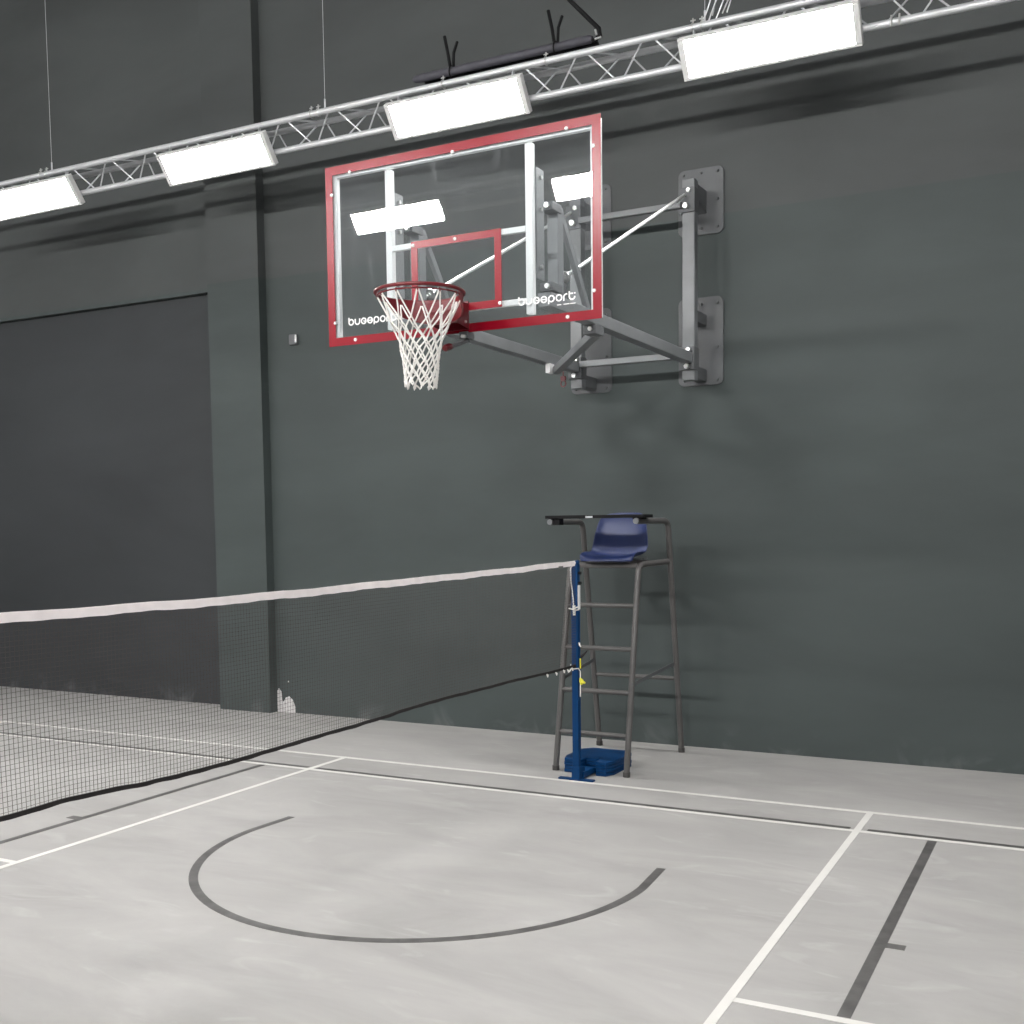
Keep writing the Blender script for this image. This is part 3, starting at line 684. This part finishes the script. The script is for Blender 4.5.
# ------------------------------------------------------------------ light panels
DY, DZ = 0.160, -0.225
def make_lamp(x, y, z, label, group, LL=1.2, mat='lamp'):
    """top front edge centre at (x, y, z); the face leans back towards the wall going down"""
    o = thing('light_panel', label, 'light', (x, y, z), group)
    ty = Vector((0, DY, DZ)); hgt = ty.length; ty.normalize(); nn = Vector((0, ty.z, -ty.y))   # nn points to the court, downwards
    R = Matrix((Vector((1, 0, 0)), ty, Vector((1, 0, 0)).cross(ty))).transposed()
    if (R @ Vector((0, 0, 1))).dot(nn) < 0: zz = -1
    else: zz = 1
    c = Vector((x, y, z)) + ty * hgt / 2
    b = MB()
    t = 0.018
    b.obox(c - nn * 0.028, (LL, hgt, 0.040), R)
    b.obox(c + ty * (hgt / 2 - t / 2), (LL, t, 0.022), R); b.obox(c - ty * (hgt / 2 - t / 2), (LL, t, 0.022), R)
    for s in (-1, 1): b.obox(c + Vector((s * (LL / 2 - 0.022), 0, 0)), (0.044, hgt - 2 * t, 0.022), R)
    b.build('housing', 'lamp_body', o, bevel=0.004)
    MB().obox(c - nn * 0.002, (LL - 0.088, hgt - 2 * t, 0.010), R).build('diffuser', mat, o, smooth=False)
    for s in (-0.42, 0.42):
        MB().bar(c + Vector((s * LL, 0, 0)) - ty * hgt * 0.36 - nn * 0.045, (x + s * LL, TY0 - FY + y, z + 0.10 - 0.0), 0.03, 0.006, (1, 0, 0)).build('mounting_strap', 'alu', o)
    return o
FY, FZ = 0.412, 5.095
labs = ['leftmost bright light panel on the wall truss, cut by the photo edge', 'second bright light panel from the left on the wall truss', 'bright light panel directly above the backboard', 'rightmost bright light panel on the wall truss, above the steel frame', 'light panel on the wall truss just beyond the right edge of the view']
G = 'light panels on the wall truss'
proto = make_lamp(1.196, FY, FZ, labs[3], G)
for i, x in ((0, -5.92), (1, -3.61), (2, -1.204), (4, 3.60)):
    c = copy_tree(proto); c.location.x = x; c['label'] = labs[i]
# the opposite row, behind the camera, mirrored in the backboard
G2 = 'light panels on the opposite truss'
rl_ = ['far left panel of the opposite truss, behind the viewer', 'second panel from the left on the opposite truss, behind the viewer', 'opposite truss panel mirrored large in the left half of the backboard', 'opposite truss panel mirrored at the right edge of the backboard', 'opposite truss panel next right of the ones mirrored in the backboard', 'far right panel of the opposite truss, behind the viewer']
RY, RZ = -6.76, 5.48
proto2 = make_lamp(0, FY, FZ, rl_[0], G2, 1.30, 'lamp_rear')
for k, (lab, x) in enumerate(zip(rl_, (-12.01, -6.75, -4.12, -1.49, 1.14, 3.77))):
    c = copy_tree(proto2) if k else proto2
    c.location = (x, RY, RZ); c.rotation_euler = (0, 0, PI); c['label'] = lab; c['group'] = G2
rt = thing('lighting_truss', 'aluminium truss of the opposite light row, behind the viewer', 'truss', (-2, 0.60, 4.985))
chords(rt, -11, 6)
for x in (-9, -3, 3):
    MB().cyl((x, 0.60, 5.187), (x, 0.60, H - (RZ - FZ)), 0.003, 6).build('hanging_wire', 'alu', rt)
rt.rotation_euler = (0, 0, PI); rt.location = (-4, RY - (0.60 - FY), 4.985 + RZ - FZ)

# little wall box
wb = MB().prism(rrect(-3.642, -3.546, 3.545, 3.641, 0.012), 1, YB - 0.03, YB + 0.001)
wo = wb.build('wall_box', 'dark_steel', None, bevel=0.003, origin=(-3.61, YB, 3.61)); tag(wo, 'small square box on the wall beside the pillar', 'switch box')
MB().box(-3.566, -3.548, YB - 0.035, YB - 0.03, 3.562, 3.632).build('cover_edge', 'rod', wo)

# ------------------------------------------------------------------ world and camera
w = bpy.data.worlds.new('world'); sc.world = w; w.use_nodes = True
w.node_tree.nodes['Background'].inputs['Color'].default_value = (0.6, 0.65, 0.7, 1)
w.node_tree.nodes['Background'].inputs['Strength'].default_value = 0.0
cam = bpy.data.cameras.new('camera'); co = bpy.data.objects.new('camera', cam); COL.objects.link(co)
px, py, pz, ya, pi_, ro, f = 3.19726, -7.07673, 1.81458, 0.482635, -0.073737, -0.012353, 1112.712
fw = Vector((-math.sin(ya) * math.cos(pi_), math.cos(ya) * math.cos(pi_), math.sin(pi_)))
rt_ = Vector((math.cos(ya), math.sin(ya), 0)); up_ = rt_.cross(fw)
r2 = rt_ * math.cos(ro) + up_ * math.sin(ro); u2 = -rt_ * math.sin(ro) + up_ * math.cos(ro)
mw = Matrix((r2, u2, -fw)).transposed().to_4x4(); mw.translation = Vector((px, py, pz)); co.matrix_world = mw
cam.shift_y = 94.736 / 1024; cam.sensor_width = 36; cam.lens = f / 1024 * 36; cam.clip_end = 100; cam.clip_start = 0.02
sc.camera = co
sc.view_settings.view_transform = 'Standard'; sc.view_settings.look = 'None'; sc.view_settings.gamma = 1
sc.view_settings.use_curve_mapping = False
sc.view_settings.exposure = 1.82
sc.cycles.use_denoising = True
sc.cycles.max_bounces = 8; sc.cycles.transparent_max_bounces = 24
